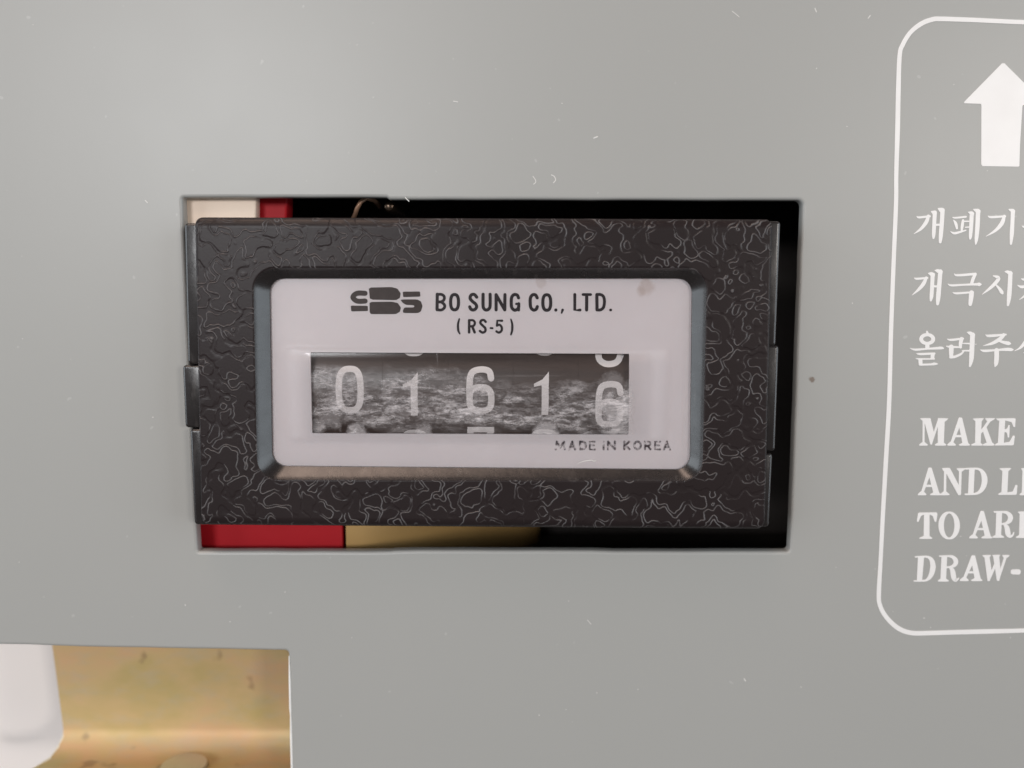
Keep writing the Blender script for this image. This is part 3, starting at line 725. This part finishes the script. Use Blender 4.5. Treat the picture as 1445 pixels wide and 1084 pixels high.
for u, v, dy in ((497, 312, 3), (501, 303, 1), (504, 294, 0), (509, 285, 0), (517, 280, .5), (528, 283, 1.2), (534, 288, 2.4), (536, 292, 5)):
    x, z = P(u, v, Y+dy*MM); wire.append((x, Y+dy*MM, z))
wr = tube('wire_loop', wire, 3.2*PX, M_copper)
tag(wr, 'brown bent wire loop in the dark gap above the counter', 'wire')
x, z = P(549, 291, 4*MM)
lo = []
for r, y in ((4, 14), (9, 14), (9, 5.2), (8, 4.4), (6, 4.0), (3, 3.9)):
    lo.append(([(x+r*PX*math.cos(-i*math.pi/8), z+r*PX*math.sin(-i*math.pi/8)) for i in range(16)], y*MM))
bo = loft('round_screw', lo, plain('brown_screw_metal', (.10, .07, .05), (.16, .11, .08), 300, .25, .8), None, 40, True, True)
tag(bo, 'small brown round headed screw beside the wire loop above the counter', 'screw')

# ------------------------------------------------------------------ yellow zinc bracket in the lower left notch
Y = 9*MM
def q3(u, v, y): x, z = P(u, v, y); return (x, y, z)
prof = [(870, 9.0), (960, 9.0), (1030, 9.0), (1043, 8.7), (1052, 7.6), (1057, 5.6), (1061, 3.0), (1066, -1.0), (1072, -5.5)]
rows = []
for v, dy in prof:
    y = dy*MM
    # left edge of the plate, steps out below the bend
    ul = 73 + (v-915)*.075 if v < 1045 else 82 - (v-1045)*1.1
    z = P(240, v, 9*MM)[1] if v < 1045 else None
    rows.append((v, y, ul))
V, Fc = [], []
zb_ = P(240, 1043, 8.7*MM)[1]
zs = [P(240, 870, 9*MM)[1], P(240, 960, 9*MM)[1], P(240, 1030, 9*MM)[1], zb_, zb_-.95*MM, zb_-1.75*MM, zb_-1.62*MM, zb_-1.50*MM, zb_-1.48*MM]
yv = [9.6, 9.6, 9.6, 9.35, 8.6, 7.2, 5.4, 3.6, 2.2]
xl_ = [P(u, 950, 9*MM)[0] for u in (69, 76, 81, 82, 79, 74, 68, 62, 55)]
xr_ = P(560, 950, 9*MM)[0]
nr = len(zs)
for off in (0, 1):
    for i in range(nr):
        # thickness away from the viewer / downwards
        t = i/(nr-1); ny, nz = (1.2*MM, 0) if i < 3 else ((.8*MM, -.8*MM) if i < 6 else (0, -1.2*MM))
        for x in (xl_[i], xl_[i]+.35*MM, xr_): V.append((x, yv[i]*MM+off*ny, zs[i]+off*nz))
idx = lambda o_, i, c: o_*nr*3+i*3+c
for i in range(nr-1):
    for c in (0, 1):
        Fc.append((idx(0, i, c), idx(0, i, c+1), idx(0, i+1, c+1), idx(0, i+1, c))); Fc.append((idx(1, i, c), idx(1, i+1, c), idx(1, i+1, c+1), idx(1, i, c+1)))
    Fc.append((idx(0, i, 0), idx(0, i+1, 0), idx(1, i+1, 0), idx(1, i, 0))); Fc.append((idx(0, i, 2), idx(1, i, 2), idx(1, i+1, 2), idx(0, i+1, 2)))
for i in (0, nr-1):
    for c in (0, 1): Fc.append((idx(0, i, c), idx(1, i, c), idx(1, i, c+1), idx(0, i, c+1)))
zk = mesh('zinc_bracket', V, Fc, M_zinc, None, True, 60)
edge_pts = [(xl_[i]+.03*MM, yv[i]*MM+.25*MM*(i < 6), zs[i]-.1*MM*(i > 3)) for i in range(nr)]
tube('cut_edge_highlight', edge_pts, [.10*MM, .12*MM, .10*MM, .22*MM, .26*MM, .22*MM, .16*MM, .14*MM, .12*MM], plain('pale_cut_highlight', (.74, .66, .48), (.86, .80, .66), 300, .4, .1), zk, 8)  # added pale tube, highlight of the cut edge put into its colour
tag(zk, 'yellow zinc plated angle bracket behind the notch below the panel', 'bracket')
x, z = P(252, 1076, 3*MM); zt = zs[6]+.02*MM
lo = []
for r, dz in ((1.6, 0), (2.75, 0), (2.8, .25), (2.65, .55), (1.8, .62)):
    lo.append([(x+r*MM*math.cos(i*math.pi/12), 4.6*MM+r*MM*math.sin(i*math.pi/12), zt+dz*MM) for i in range(24)])
V = [p for l_ in lo for p in l_]; Fc = [(a*24+i, a*24+(i+1) % 24, (a+1)*24+(i+1) % 24, (a+1)*24+i) for a in range(len(lo)-1) for i in range(24)]
Fc += [list(range(24)), [4*24+i for i in range(24)]]
ws = mesh('steel_washer', V, Fc, M_steel, None, True, 40)
tag(ws, 'bright round steel screw head lying on the ledge of the yellow bracket', 'screw')
